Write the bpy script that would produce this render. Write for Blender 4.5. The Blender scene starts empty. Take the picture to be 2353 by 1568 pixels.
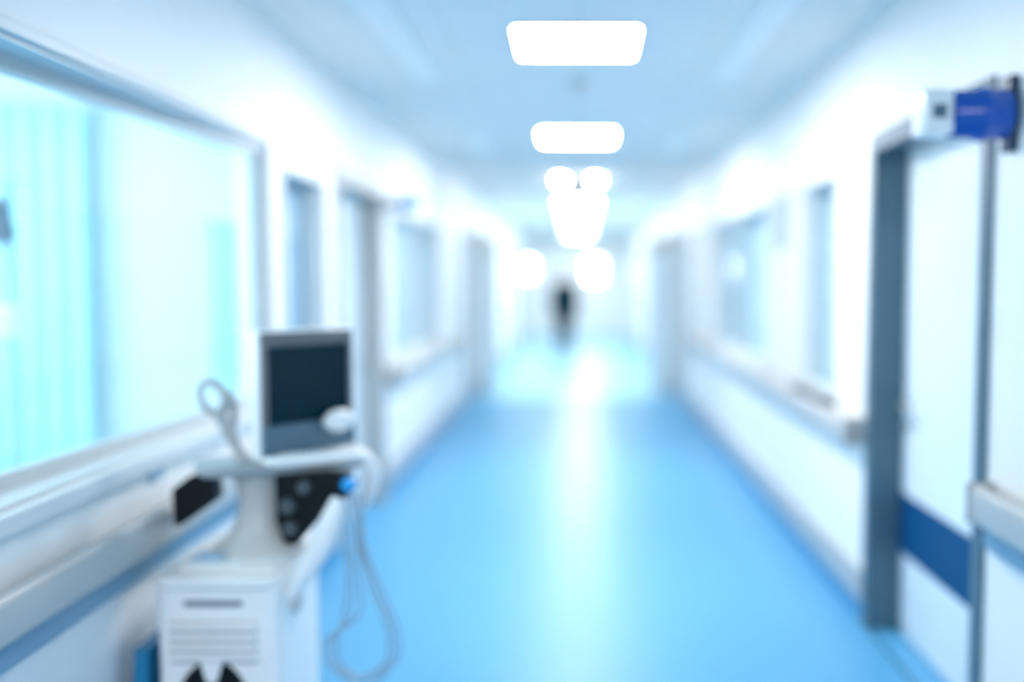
import bpy, bmesh, math, random
from mathutils import Vector, Matrix

sc = bpy.context.scene
COL = sc.collection
random.seed(7)
PI = math.pi

# ------------------------------------------------------------------ camera
CAM_H = 1.56
FPX = 2288.0
cam_d = bpy.data.cameras.new('camera')
cam_d.sensor_width = 36.0
cam_d.lens = FPX / 2353.0 * 36.0
cam_d.shift_x = -153.5 / 2353.0
cam_d.clip_start = 0.05
cam_d.clip_end = 200
cam_d.dof.use_dof = True
cam_d.dof.focus_distance = 1.95
cam_d.dof.aperture_fstop = 0.575
cam = bpy.data.objects.new('camera', cam_d)
COL.objects.link(cam)
cam.location = (0, 0, CAM_H)
cam.rotation_euler = (PI / 2 - math.atan(144 / FPX), 0, 0)
sc.camera = cam

# ------------------------------------------------------------------ world, exposure
w = bpy.data.worlds.new('world')
w.use_nodes = True
w.node_tree.nodes['Background'].inputs[0].default_value = (0.6, 0.8, 1.0, 1)
w.node_tree.nodes['Background'].inputs[1].default_value = 0.12
sc.world = w
sc.view_settings.view_transform = 'Standard'
sc.view_settings.look = 'None'
sc.view_settings.exposure = 0.5
sc.view_settings.gamma = 1.0
sc.view_settings.use_curve_mapping = False
sc.cycles.use_denoising = True
sc.cycles.max_bounces = 14
sc.cycles.diffuse_bounces = 8
sc.cycles.glossy_bounces = 5
sc.cycles.caustics_reflective = False
sc.cycles.caustics_refractive = False

LAMP_COL = (1.0, 0.975, 0.96)
LAMP_CORRIDOR = 47.0
ROOM_FILL = 8.0
ROOM_PANE_GLOW = 10.5


# ------------------------------------------------------------------ materials
def mat(name, col, rough=0.5, metal=0.0, spec=0.5, var=0.04, scale=8.0, coat=0.0, bump=0.0):
    m = bpy.data.materials.new(name)
    m.use_nodes = True
    nt = m.node_tree
    b = nt.nodes['Principled BSDF']
    tc = nt.nodes.new('ShaderNodeTexCoord')
    nz = nt.nodes.new('ShaderNodeTexNoise')
    nz.inputs['Scale'].default_value = scale
    nz.inputs['Detail'].default_value = 4
    nt.links.new(tc.outputs['Object'], nz.inputs['Vector'])
    mx = nt.nodes.new('ShaderNodeMixRGB')
    nt.links.new(nz.outputs['Fac'], mx.inputs[0])
    c = Vector(col)
    mx.inputs[1].default_value = (*[max(0, x * (1 - var)) for x in c], 1)
    mx.inputs[2].default_value = (*[min(1, x * (1 + var)) for x in c], 1)
    nt.links.new(mx.outputs[0], b.inputs['Base Color'])
    b.inputs['Roughness'].default_value = rough
    b.inputs['Metallic'].default_value = metal
    b.inputs['Specular IOR Level'].default_value = spec
    b.inputs['Coat Weight'].default_value = coat
    if bump:
        bp = nt.nodes.new('ShaderNodeBump')
        bp.inputs['Strength'].default_value = bump
        bp.inputs['Distance'].default_value = 0.002
        nt.links.new(nz.outputs['Fac'], bp.inputs['Height'])
        nt.links.new(bp.outputs[0], b.inputs['Normal'])
    return m


def emit(name, col, strength):
    m = bpy.data.materials.new(name)
    m.use_nodes = True
    nt = m.node_tree
    nt.nodes.remove(nt.nodes['Principled BSDF'])
    e = nt.nodes.new('ShaderNodeEmission')
    e.inputs[0].default_value = (*col, 1)
    e.inputs[1].default_value = strength
    nt.links.new(e.outputs[0], nt.nodes['Material Output'].inputs[0])
    return m


def glass(name, tint=(0.95, 0.99, 1.0)):
    m = bpy.data.materials.new(name)
    m.use_nodes = True
    nt = m.node_tree
    nt.nodes.remove(nt.nodes['Principled BSDF'])
    t = nt.nodes.new('ShaderNodeBsdfTransparent')
    t.inputs[0].default_value = (*tint, 1)
    g = nt.nodes.new('ShaderNodeBsdfGlossy')
    g.inputs['Roughness'].default_value = 0.03
    fr = nt.nodes.new('ShaderNodeFresnel')
    fr.inputs[0].default_value = 1.4
    mx = nt.nodes.new('ShaderNodeMixShader')
    ge = nt.nodes.new('ShaderNodeNewGeometry')      # reflect on entering only
    inv = nt.nodes.new('ShaderNodeMath')
    inv.operation = 'SUBTRACT'
    inv.inputs[0].default_value = 1.0
    nt.links.new(ge.outputs['Backfacing'], inv.inputs[1])
    ml = nt.nodes.new('ShaderNodeMath')
    ml.operation = 'MULTIPLY'
    nt.links.new(fr.outputs[0], ml.inputs[0])
    nt.links.new(inv.outputs[0], ml.inputs[1])
    nt.links.new(ml.outputs[0], mx.inputs[0])
    nt.links.new(t.outputs[0], mx.inputs[1])
    nt.links.new(g.outputs[0], mx.inputs[2])
    nt.links.new(mx.outputs[0], nt.nodes['Material Output'].inputs[0])
    return m


def grid_mat(name, col, line, size, rough, lw):
    m = bpy.data.materials.new(name)
    m.use_nodes = True
    nt = m.node_tree
    b = nt.nodes['Principled BSDF']
    tc = nt.nodes.new('ShaderNodeTexCoord')
    br = nt.nodes.new('ShaderNodeTexBrick')
    br.offset = 0
    br.inputs['Scale'].default_value = 1.0
    br.inputs['Brick Width'].default_value = size
    br.inputs['Row Height'].default_value = size
    br.inputs['Mortar Size'].default_value = lw
    br.inputs['Mortar Smooth'].default_value = 0.2
    br.inputs['Color1'].default_value = (*col, 1)
    br.inputs['Color2'].default_value = (*[x * 0.985 for x in col], 1)
    br.inputs['Mortar'].default_value = (*line, 1)
    nt.links.new(tc.outputs['Object'], br.inputs['Vector'])
    nt.links.new(br.outputs['Color'], b.inputs['Base Color'])
    b.inputs['Roughness'].default_value = rough
    b.inputs['Specular IOR Level'].default_value = 0.2
    return m


M = {}
M['wall'] = mat('wall_paint', (0.89, 0.88, 0.87), 0.45, var=0.015, scale=3)
M['ceil'] = grid_mat('ceiling_tile', (0.87, 0.84, 0.81), (0.78, 0.75, 0.725), 0.6, 0.8, 0.008)
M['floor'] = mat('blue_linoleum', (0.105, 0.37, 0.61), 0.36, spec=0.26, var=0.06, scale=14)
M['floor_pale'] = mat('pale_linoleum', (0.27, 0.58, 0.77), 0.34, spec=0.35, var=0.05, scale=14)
M['cove'] = mat('blue_cove_vinyl', (0.03, 0.26, 0.50), 0.35)
M['grey_band'] = mat('grey_kick_vinyl', (0.42, 0.45, 0.46), 0.4)
M['rail'] = mat('handrail_grey', (0.46, 0.47, 0.47), 0.4)
M['rail_cap'] = mat('handrail_cap', (0.36, 0.36, 0.35), 0.45)
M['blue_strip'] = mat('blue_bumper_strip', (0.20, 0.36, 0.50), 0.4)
M['steel'] = mat('door_frame_steel', (0.075, 0.145, 0.195), 0.4, metal=0.0, spec=0.5)
M['frame_grey'] = mat('door_frame_grey', (0.42, 0.43, 0.42), 0.4)
M['frame_pale'] = mat('door_frame_pale', (0.62, 0.65, 0.66), 0.4)
M['leaf'] = mat('door_leaf_laminate', (0.78, 0.86, 0.90), 0.4, var=0.02)
M['kick'] = mat('blue_kick_plate', (0.0, 0.065, 0.19), 0.5, spec=0.2)
M['chrome'] = mat('brushed_chrome', (0.75, 0.74, 0.72), 0.25, metal=1.0)
M['alu'] = mat('window_aluminium', (0.55, 0.58, 0.59), 0.4, spec=0.5)
M['alu_light'] = mat('window_frame_pale', (0.66, 0.69, 0.70), 0.4, spec=0.5)
M['glass'] = glass('window_glass')
M['blind'] = mat('blue_grey_blind', (0.40, 0.56, 0.70), 0.7, var=0.06, scale=20)
M['blind_pale'] = mat('pale_blue_blind', (0.66, 0.82, 0.92), 0.7, var=0.04, scale=20)
M['beige'] = mat('beige_board', (0.78, 0.76, 0.72), 0.6, var=0.02)
M['notice'] = mat('grey_notice_paper', (0.52, 0.57, 0.60), 0.8)
M['lamp_frame'] = mat('lamp_frame_white', (0.82, 0.84, 0.86), 0.4)
M['lamp'] = emit('lamp_diffuser', LAMP_COL, LAMP_CORRIDOR)
M['lamp_room_fill'] = emit('room_fill_diffuser', (0.70, 0.93, 1.0), ROOM_FILL)
M['downlight'] = emit('downlight_glow', LAMP_COL, 320.0)
M['room_pane_glow'] = emit('added_room_pane', (0.93, 0.99, 1.0), ROOM_PANE_GLOW)
M['daylight'] = emit('daylit_window', (0.88, 0.97, 1.0), 10.0)
M['warm_white'] = mat('diffuser_warm_white', (0.95, 0.94, 0.91), 0.5)
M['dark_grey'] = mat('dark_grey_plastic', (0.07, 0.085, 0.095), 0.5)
M['black'] = mat('black_plastic', (0.003, 0.006, 0.009), 0.5, spec=0.2)
M['white_plastic'] = mat('white_plastic', (0.84, 0.85, 0.85), 0.35, var=0.02)
M['cart_white'] = mat('cart_white', (0.88, 0.87, 0.85), 0.38, var=0.02)
M['cart_grey'] = mat('cart_grey', (0.56, 0.56, 0.54), 0.4)
M['handle_grey'] = mat('handle_grey', (0.38, 0.40, 0.41), 0.4)
M['ridge_shade'] = mat('ridge_shade', (0.36, 0.38, 0.39), 0.5)
M['tray_grey'] = mat('tray_grey', (0.27, 0.30, 0.32), 0.45)
M['slot'] = mat('slot_grey', (0.16, 0.20, 0.24), 0.5)
M['bezel'] = mat('monitor_bezel', (0.15, 0.16, 0.165), 0.45)
M['chin'] = mat('monitor_chin_blue_grey', (0.085, 0.15, 0.21), 0.45)
M['screen'] = mat('dark_teal_screen', (0.001, 0.022, 0.036), 0.15, spec=0.15, var=0.02)
M['cable'] = mat('grey_cable', (0.28, 0.40, 0.50), 0.5)
M['blue_plastic'] = mat('blue_plastic', (0.005, 0.17, 0.34), 0.4)
M['navy'] = mat('navy_plate', (0.002, 0.035, 0.085), 0.4)
M['lens_blue'] = mat('blue_lamp_lens', (0.0, 0.07, 0.40), 0.22, spec=0.5, coat=0.2)
M['lens_pale'] = mat('bright_blue_lens', (0.03, 0.33, 0.75), 0.22)
M['curtain'] = mat('aqua_curtain', (0.56, 0.93, 0.98), 0.8, var=0.03)
M['room_wall'] = mat('room_wall_paint', (0.84, 0.90, 0.90), 0.6, var=0.01)
M['skin'] = mat('skin', (0.55, 0.36, 0.28), 0.55)
M['scrub'] = mat('dark_teal_cloth', (0.002, 0.022, 0.035), 0.9, spec=0.1)
M['trouser'] = mat('dark_blue_cloth', (0.003, 0.03, 0.05), 0.9, spec=0.1)
M['cap'] = mat('blue_cap_cloth', (0.06, 0.25, 0.42), 0.85)
M['eye'] = mat('eye_dark', (0.03, 0.03, 0.035), 0.2)


# ------------------------------------------------------------------ mesh builder
class MB:
    def __init__(self):
        self.bm = bmesh.new()

    def _merge(self, b, mtx=None):
        if mtx is not None:
            bmesh.ops.transform(b, matrix=mtx, verts=b.verts)
        me = bpy.data.meshes.new('tmp')
        b.to_mesh(me)
        b.free()
        self.bm.from_mesh(me)
        bpy.data.meshes.remove(me)

    def box(self, x0, x1, y0, y1, z0, z1, bevel=0.0, seg=2, mtx=None):
        b = bmesh.new()
        bmesh.ops.create_cube(b, size=1)
        s = Matrix.Diagonal((x1 - x0, y1 - y0, z1 - z0, 1))
        bmesh.ops.transform(b, matrix=Matrix.Translation(((x0 + x1) / 2, (y0 + y1) / 2, (z0 + z1) / 2)) @ s, verts=b.verts)
        if bevel:
            bmesh.ops.bevel(b, geom=b.edges[:], offset=bevel, segments=seg, profile=0.5, affect='EDGES')
        self._merge(b, mtx)
        return self

    def vbox(self, x0, x1, y0, y1, z0, z1, r, seg=5, bev=0.0, taper=(1, 1), mtx=None):
        """box with rounded vertical edges (radius r), small bevel on the rims, taper at the bottom"""
        b = bmesh.new()
        pts = []
        for cx, cy, a0 in ((x1 - r, y1 - r, 0), (x0 + r, y1 - r, 90), (x0 + r, y0 + r, 180), (x1 - r, y0 + r, 270)):
            for k in range(seg + 1):
                a = math.radians(a0 + 90 * k / seg)
                pts.append((cx + r * math.cos(a), cy + r * math.sin(a)))
        mx, my = (x0 + x1) / 2, (y0 + y1) / 2
        prof = [(z0, 1 - bev / max(x1 - x0, .01) * 2), (z0 + bev, 1), (z1 - bev, 1), (z1, 1 - bev / max(x1 - x0, .01) * 2)] if bev else [(z0, 1), (z1, 1)]
        rings = []
        for z, s in prof:
            t = (z - z0) / (z1 - z0)
            sx = s * (taper[0] * (1 - t) + t)
            sy = s * (taper[1] * (1 - t) + t)
            rings.append([b.verts.new((mx + (p[0] - mx) * sx, my + (p[1] - my) * sy, z)) for p in pts])
        n = len(pts)
        for a, c in zip(rings, rings[1:]):
            for i in range(n):
                b.faces.new((a[i], a[(i + 1) % n], c[(i + 1) % n], c[i]))
        b.faces.new(list(reversed(rings[0])))
        b.faces.new(rings[-1])
        self._merge(b, mtx)
        return self

    def lathe(self, prof, n=32, mtx=None, sx=1.0, sy=1.0):
        """profile [(radius, z)] about Z, closed at both ends"""
        b = bmesh.new()
        rings = []
        for r, z in prof:
            rings.append([b.verts.new((max(r, 1e-4) * sx * math.cos(2 * PI * k / n), max(r, 1e-4) * sy * math.sin(2 * PI * k / n), z)) for k in range(n)])
        for a, c in zip(rings, rings[1:]):
            for i in range(n):
                b.faces.new((a[i], a[(i + 1) % n], c[(i + 1) % n], c[i]))
        b.faces.new(list(reversed(rings[0])))
        b.faces.new(rings[-1])
        bmesh.ops.recalc_face_normals(b, faces=b.faces[:])
        self._merge(b, mtx)
        return self

    def tube(self, pts, rad, n=12, closed=False, sub=6):
        """smooth tube through points; rad is a number or a list"""
        P = [Vector(p) for p in pts]
        R = [rad] * len(P) if not isinstance(rad, (list, tuple)) else list(rad)
        L = len(P)
        path, rr = [], []
        rng = range(L if closed else L - 1)
        for i in rng:
            if closed:
                p0, p1, p2, p3 = P[(i - 1) % L], P[i], P[(i + 1) % L], P[(i + 2) % L]
                r1, r2 = R[i], R[(i + 1) % L]
            else:
                p0, p1, p2, p3 = P[max(i - 1, 0)], P[i], P[i + 1], P[min(i + 2, L - 1)]
                r1, r2 = R[i], R[i + 1]
            for k in range(sub):
                t = k / sub
                path.append(0.5 * ((2 * p1) + (p2 - p0) * t + (2 * p0 - 5 * p1 + 4 * p2 - p3) * t * t + (3 * p1 - p0 - 3 * p2 + p3) * t ** 3))
                rr.append(r1 * (1 - t) + r2 * t)
        if not closed:
            path.append(P[-1])
            rr.append(R[-1])
        b = bmesh.new()
        N = len(path)
        rings = []
        up = None
        for i in range(N):
            if closed:
                d = path[(i + 1) % N] - path[i - 1]
            else:
                d = path[min(i + 1, N - 1)] - path[max(i - 1, 0)]
            d.normalize()
            if up is None:
                up = d.orthogonal().normalized()
            up = (up - d * up.dot(d)).normalized()
            s = d.cross(up)
            rings.append([b.verts.new(path[i] + (up * math.cos(2 * PI * k / n) + s * math.sin(2 * PI * k / n)) * rr[i]) for k in range(n)])
        for i in range(N if closed else N - 1):
            a, c = rings[i], rings[(i + 1) % N]
            for k in range(n):
                b.faces.new((a[k], a[(k + 1) % n], c[(k + 1) % n], c[k]))
        if not closed:
            b.faces.new(list(reversed(rings[0])))
            b.faces.new(rings[-1])
        bmesh.ops.recalc_face_normals(b, faces=b.faces[:])
        self._merge(b)
        return self

    def ball(self, c, r, seg=20, mtx=None):
        b = bmesh.new()
        bmesh.ops.create_uvsphere(b, u_segments=seg, v_segments=seg // 2 + 2, radius=1)
        if not isinstance(r, (tuple, list)):
            r = (r, r, r)
        m = Matrix.Translation(c) @ (mtx or Matrix.Identity(4)) @ Matrix.Diagonal((*r, 1))
        self._merge(b, m)
        return self

    def prism(self, poly, y0, y1, mtx=None):
        """polygon in XZ extruded along Y"""
        b = bmesh.new()
        A = [b.verts.new((x, y0, z)) for x, z in poly]
        B = [b.verts.new((x, y1, z)) for x, z in poly]
        n = len(poly)
        b.faces.new(A)
        b.faces.new(list(reversed(B)))
        for i in range(n):
            b.faces.new((A[i], B[i], B[(i + 1) % n], A[(i + 1) % n]))
        bmesh.ops.recalc_face_normals(b, faces=b.faces[:])
        self._merge(b, mtx)
        return self

    def hexa(self, bottom, top):
        """solid between two quads of 3D points"""
        b = bmesh.new()
        A = [b.verts.new(p) for p in bottom]
        B = [b.verts.new(p) for p in top]
        b.faces.new(A)
        b.faces.new(list(reversed(B)))
        for i in range(4):
            b.faces.new((A[i], B[i], B[(i + 1) % 4], A[(i + 1) % 4]))
        bmesh.ops.recalc_face_normals(b, faces=b.faces[:])
        self._merge(b)
        return self

    def build(self, name, material, parent=None, smooth=False):
        me = bpy.data.meshes.new(name)
        self.bm.to_mesh(me)
        self.bm.free()
        me.materials.append(material)
        if smooth:
            for p in me.polygons:
                p.use_smooth = True
            try:
                me.set_sharp_from_angle(angle=math.radians(40))
            except Exception:
                pass
        o = bpy.data.objects.new(name, me)
        COL.objects.link(o)
        if parent is not None:
            o.parent = parent
            mw = Matrix.Identity(4)
            p = parent
            while p is not None:
                mw = Matrix.LocRotScale(p.location, p.rotation_euler, p.scale) @ mw
                p = p.parent
            me.transform(mw.inverted())
        return o


def tag(o, label=None, cat=None, group=None, kind=None):
    if label:
        o['label'] = label
    if cat:
        o['category'] = cat
    if group:
        o['group'] = group
    if kind:
        o['kind'] = kind
    return o


def thing(name, loc, label, cat, group=None, kind=None):
    o = bpy.data.objects.new(name, None)
    o.empty_display_size = 0.1
    COL.objects.link(o)
    o.location = loc
    return tag(o, label, cat, group, kind)


def copy_tree(o, parent=None):
    c = o.copy()
    COL.objects.link(c)
    c.parent = parent
    for ch in list(o.children):
        copy_tree(ch, c)
    return c


def struct(name, mb, m, label=None, cat=None):
    return tag(mb.build(name, m), label, cat, kind='structure')


# ------------------------------------------------------------------ the shell
XL, XR = -1.36, 1.29          # corridor faces of the walls
TH = 0.20
CEIL = 2.69
Y0, Y1 = 0.5, 24.0            # corridor walls; left out around the camera so the near walls stay darker
YB = -3.2
YE = 27.0                     # end wall of the lobby


def wall_mesh(xin, sgn, openings):
    mb = MB()
    ys = sorted({Y0, Y1} | {o[0] for o in openings} | {o[1] for o in openings})
    xa, xb = sorted((xin, xin + sgn * TH))
    for a, b in zip(ys, ys[1:]):
        mid = (a + b) / 2
        op = [o for o in openings if o[0] < mid < o[1]]
        if not op:
            mb.box(xa, xb, a, b, 0, CEIL)
        else:
            o = op[0]
            if o[2] > 0:
                mb.box(xa, xb, a, b, 0, o[2])
            mb.box(xa, xb, a, b, o[3], CEIL)
    return mb


# openings: y0, y1, z0, z1
WIN_BIG = (1.10, 4.36, 1.01, 2.14)
L_PANEL = (4.56, 5.34, 0.95, 2.09)
L_DOOR = (5.62, 6.86, 0.0, 2.14)
L_WIN = (7.25, 9.60, 0.95, 2.07)
R_DOOR = (3.16, 4.37, 0.0, 2.14)
R_PANEL = (4.98, 5.70, 0.95, 2.10)
R_WIN = (6.78, 9.38, 0.95, 2.09)
FAR_L = [(11.6, 12.6, 0, 2.12), (15.6, 16.7, 0, 2.12), (18.6, 19.7, 0, 2.12), (21.6, 22.7, 0, 2.12)]
FAR_R = [(11.6, 12.6, 0, 2.12), (15.0, 16.1, 0, 2.12), (18.2, 19.3, 0, 2.12), (21.2, 22.3, 0, 2.12)]

PIER = (WIN_BIG[1], L_PANEL[0], WIN_BIG[2], WIN_BIG[3])      # slim pier, splayed behind the window
mb = wall_mesh(XL, -1, [WIN_BIG, PIER, L_PANEL, L_DOOR, L_WIN] + FAR_L)
mb.hexa([(XL, PIER[0], PIER[2]), (XL, PIER[1], PIER[2]), (XL - TH, PIER[1], PIER[2]), (XL - TH, PIER[1] - 0.02, PIER[2])],
        [(XL, PIER[0], PIER[3]), (XL, PIER[1], PIER[3]), (XL - TH, PIER[1], PIER[3]), (XL - TH, PIER[1] - 0.02, PIER[3])])
wl = struct('wall_left', mb, M['wall'])
wr = struct('wall_right', wall_mesh(XR, 1, [R_DOOR, R_PANEL, R_WIN] + FAR_R), M['wall'])

mb = MB()
mb.box(XL - TH, XR + TH, YB, 12.75, -0.08, 0)
fl = struct('floor', mb, M['floor'], 'glossy blue linoleum floor of the corridor', 'floor')
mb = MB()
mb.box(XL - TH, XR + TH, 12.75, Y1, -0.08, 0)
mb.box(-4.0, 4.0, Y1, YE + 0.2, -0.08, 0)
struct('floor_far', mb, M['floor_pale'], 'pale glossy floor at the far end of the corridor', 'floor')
mb = MB()
mb.box(XL - TH, XR + TH, YB, Y1, CEIL, CEIL + 0.1)
mb.box(-4.0, 4.0, Y1, YE + 0.2, CEIL, CEIL + 0.1)
struct('ceiling', mb, M['ceil'])

# end of the corridor: a lobby with two bright windows
END_WIN = [(-1.52, -1.20, 1.56, 2.06), (0.19, 0.64, 1.50, 2.08)]
mb = MB()
xs = [-4.0, END_WIN[0][0], END_WIN[0][1], END_WIN[1][0], END_WIN[1][1], 4.0]
for i, (a, b) in enumerate(zip(xs, xs[1:])):
    if i in (1, 3):
        wv = END_WIN[0 if i == 1 else 1]
        mb.box(a, b, YE, YE + 0.2, 0, wv[2])
        mb.box(a, b, YE, YE + 0.2, wv[3], CEIL)
    else:
        mb.box(a, b, YE, YE + 0.2, 0, CEIL)
struct('wall_end', mb, M['wall'])
mb = MB()
mb.box(-4.1, -4.0, Y1 - 0.1, YE + 0.2, 0, CEIL)
mb.box(-4.0, XL - TH, Y1 - 0.1, Y1, 0, CEIL)
struct('wall_lobby_left', mb, M['wall'])
mb = MB()
mb.box(4.0, 4.1, Y1 - 0.1, YE + 0.2, 0, CEIL)
mb.box(XR + TH, 4.0, Y1 - 0.1, Y1, 0, CEIL)
struct('wall_lobby_right', mb, M['wall'])


def end_window(n, wv, label):
    r = thing('window_%d' % n, ((wv[0] + wv[1]) / 2, YE, wv[2]), label, 'window', kind='structure')
    f = MB()
    t = 0.035
    f.box(wv[0], wv[0] + t, YE - 0.015, YE + 0.1, wv[2], wv[3])
    f.box(wv[1] - t, wv[1], YE - 0.015, YE + 0.1, wv[2], wv[3])
    f.box(wv[0] + t, wv[1] - t, YE - 0.015, YE + 0.1, wv[2], wv[2] + t)
    f.box(wv[0] + t, wv[1] - t, YE - 0.015, YE + 0.1, wv[3] - t, wv[3])
    f.build('window_frame', M['alu_light'], r)
    p = MB()
    p.box(wv[0] + t, wv[1] - t, YE + 0.04, YE + 0.06, wv[2] + t, wv[3] - t)
    p.build('pane', M['daylight'], r)


end_window(6, END_WIN[0], 'bright narrow window at the corridor end, left of the dark clothed person')
end_window(7, END_WIN[1], 'bright window at the corridor end, right of the dark clothed person')

# ------------------------------------------------------------------ room behind the large window
RX0, RY0, RY1 = -4.3, 0.6, 5.42
mb = MB(); mb.box(RX0, XL - TH, RY0, RY1, -0.08, 0)
struct('floor_side_room', mb, M['floor'])
mb = MB(); mb.box(RX0, XL - TH, RY0, RY1, CEIL, CEIL + 0.1)
struct('ceiling_side_room', mb, M['room_wall'])
mb = MB(); mb.box(RX0, XL - TH, RY1, RY1 + 0.1, 0, CEIL)
struct('wall_side_room_far', mb, M['room_wall'])
mb = MB(); mb.box(RX0, XL - TH, RY0 - 0.1, RY0, 0, CEIL)
struct('wall_side_room_near', mb, M['room_wall'])
mb = MB(); mb.box(RX0 - 0.1, RX0, RY0 - 0.1, RY1 + 0.1, 0, CEIL)
struct('wall_side_room_left', mb, M['room_wall'])


def room_fill_window(n, ya, yb, label):  # out-of-view glowing panes, added to light the room and right wall
    r = thing('window_%d' % n, (RX0, (ya + yb) / 2, 1.5), label, 'window', kind='structure')
    t = 0.05
    f = MB()
    f.box(RX0, RX0 + 0.06, ya, ya + t, 1.5, 2.2)
    f.box(RX0, RX0 + 0.06, yb - t, yb, 1.5, 2.2)
    f.box(RX0, RX0 + 0.06, ya + t, yb - t, 1.5, 1.5 + t)
    f.box(RX0, RX0 + 0.06, ya + t, yb - t, 2.2 - t, 2.2)
    f.build('window_frame', M['alu_light'], r)
    p = MB()
    p.box(RX0 + 0.005, RX0 + 0.02, ya + t, yb - t, 1.5 + t, 2.2 - t)
    p.build('pane', M['room_pane_glow'], r)


room_fill_window(8, 1.0, 2.6, 'added glowing window in the unseen side room wall, near end')
room_fill_window(9, 2.9, 4.5, 'added glowing window in the unseen side room wall, far end')

# ------------------------------------------------------------------ large angled window, left
def big_window():
    y0, y1, z0, z1 = WIN_BIG
    r = thing('window_1', (XL, (y0 + y1) / 2, z0), 'large bright internal window in the left wall', 'window', kind='structure')
    # architrave on the wall face
    f = MB()
    a = 0.035
    f.box(XL, XL + 0.018, y0 - a, y1 + a, z1, z1 + a, 0.004)
    f.box(XL, XL + 0.018, y1, y1 + a, z0 - a, z1, 0.004)
    f.box(XL, XL + 0.018, y0 - a, y0, z0 - a, z1, 0.004)
    f.build('architrave', M['alu_light'], r)
    s = MB()
    s.box(XL, XL + 0.032, y0 - a, y1 + a, z0 - 0.055, z0, 0.008)
    s.build('sill', M['alu_light'], r)
    # reveal lining: the glazing stands a few degrees askew, deeper at the near end
    xn, xf = XL - 0.185, XL - 0.030       # glass plane at the near and far jamb
    t = 0.04
    lin = MB()
    lin.box(XL - TH, XL, y0, y1, z1 - 0.012, z1)
    lin.box(XL - TH, XL, y0, y1, z0, z0 + 0.012)
    lin.box(XL - 0.05, XL, y1 - 0.012, y1, z0 + 0.012, z1 - 0.012)
    lin.box(XL - TH, XL, y0, y0 + 0.012, z0 + 0.012, z1 - 0.012)
    lin.build('reveal', M['alu_light'], r)
    ya, yb = y0 + 0.012, y1 - 0.012
    za, zb = z0 + 0.012, z1 - 0.012
    fr = MB()
    def bar(ya_, yb_, za_, zb_, th=0.02):
        def xx(y):
            return xn + (xf - xn) * (y - ya) / (yb - ya)
        fr.hexa([(xx(ya_) - th, ya_, za_), (xx(ya_) + th, ya_, za_), (xx(yb_) + th, yb_, za_), (xx(yb_) - th, yb_, za_)],
                [(xx(ya_) - th, ya_, zb_), (xx(ya_) + th, ya_, zb_), (xx(yb_) + th, yb_, zb_), (xx(yb_) - th, yb_, zb_)])
    bar(ya, yb, za, za + t)
    bar(ya, yb, zb - t, zb)
    bar(ya, ya + t, za + t, zb - t)
    bar(yb - t, yb, za + t, zb - t)
    fr.build('window_frame', M['alu'], r)
    g = MB()
    def xx(y):
        return xn + (xf - xn) * (y - ya) / (yb - ya)
    g.hexa([(xx(ya + t) - .003, ya + t, za + t), (xx(ya + t) + .003, ya + t, za + t), (xx(yb - t) + .003, yb - t, za + t), (xx(yb - t) - .003, yb - t, za + t)],
           [(xx(ya + t) - .003, ya + t, zb - t), (xx(ya + t) + .003, ya + t, zb - t), (xx(yb - t) + .003, yb - t, zb - t), (xx(yb - t) - .003, yb - t, zb - t)])
    g.build('pane', M['glass'], r)


big_window()


def corridor_window(n, xin, sgn, op, blind, label, frame='alu_light', dark_sill=False, mullions=0):
    """glazed opening with a lowered blind right behind the pane"""
    y0, y1, z0, z1 = op
    r = thing('window_%d' % n, (xin, (y0 + y1) / 2, z0), label, 'window', kind='structure')

    def bx(m_, d0, d1, ya, yb, za, zb):
        a, b = sorted((xin + sgn * d0, xin + sgn * d1))
        m_.box(a, b, ya, yb, za, zb)
    t = 0.035
    f = MB()
    bx(f, -0.012, 0.10, y0, y0 + t, z0, z1)
    bx(f, -0.012, 0.10, y1 - t, y1, z0, z1)
    bx(f, -0.012, 0.10, y0 + t, y1 - t, z1 - t, z1)
    bx(f, -0.012, 0.10, y0 + t, y1 - t, z0, z0 + t)
    for k in range(mullions):
        ym = y0 + (y1 - y0) * (k + 1) / (mullions + 1)
        bx(f, 0.0, 0.10, ym - 0.02, ym + 0.02, z0 + t, z1 - t)
    f.build('window_frame', M[frame], r)
    s = MB()
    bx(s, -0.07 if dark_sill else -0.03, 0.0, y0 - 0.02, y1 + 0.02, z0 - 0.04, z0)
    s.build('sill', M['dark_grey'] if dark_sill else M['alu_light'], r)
    p = MB()
    bx(p, 0.06, 0.066, y0 + t, y1 - t, z0 + t, z1 - t)
    p.build('pane', M['glass'], r)
    b = MB()
    nsl = max(6, int((y1 - y0) / 0.09))
    for k in range(nsl):           # vertical louvre blind
        ya = y0 + (y1 - y0) * k / nsl
        yb = y0 + (y1 - y0) * (k + 1) / nsl
        bx(b, 0.12 + 0.008 * (k % 2), 0.135 + 0.008 * (k % 2), ya, yb, z0, z1)
    bx(b, 0.15, TH, y0, y1, z0, z1)
    b.build('blind', M[blind], r)


corridor_window(2, XL, -1, L_PANEL, 'blind', 'tall narrow left window with blue grey blind, above the cart monitor')
corridor_window(3, XL, -1, L_WIN, 'blind_pale', 'wide left window with pale blue blind, beyond the left door', mullions=1)
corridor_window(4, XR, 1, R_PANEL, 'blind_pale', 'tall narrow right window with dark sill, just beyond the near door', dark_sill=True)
corridor_window(5, XR, 1, R_WIN, 'blind_pale', 'wide right window with pale blue blind, beyond the beige board', mullions=1)


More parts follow.
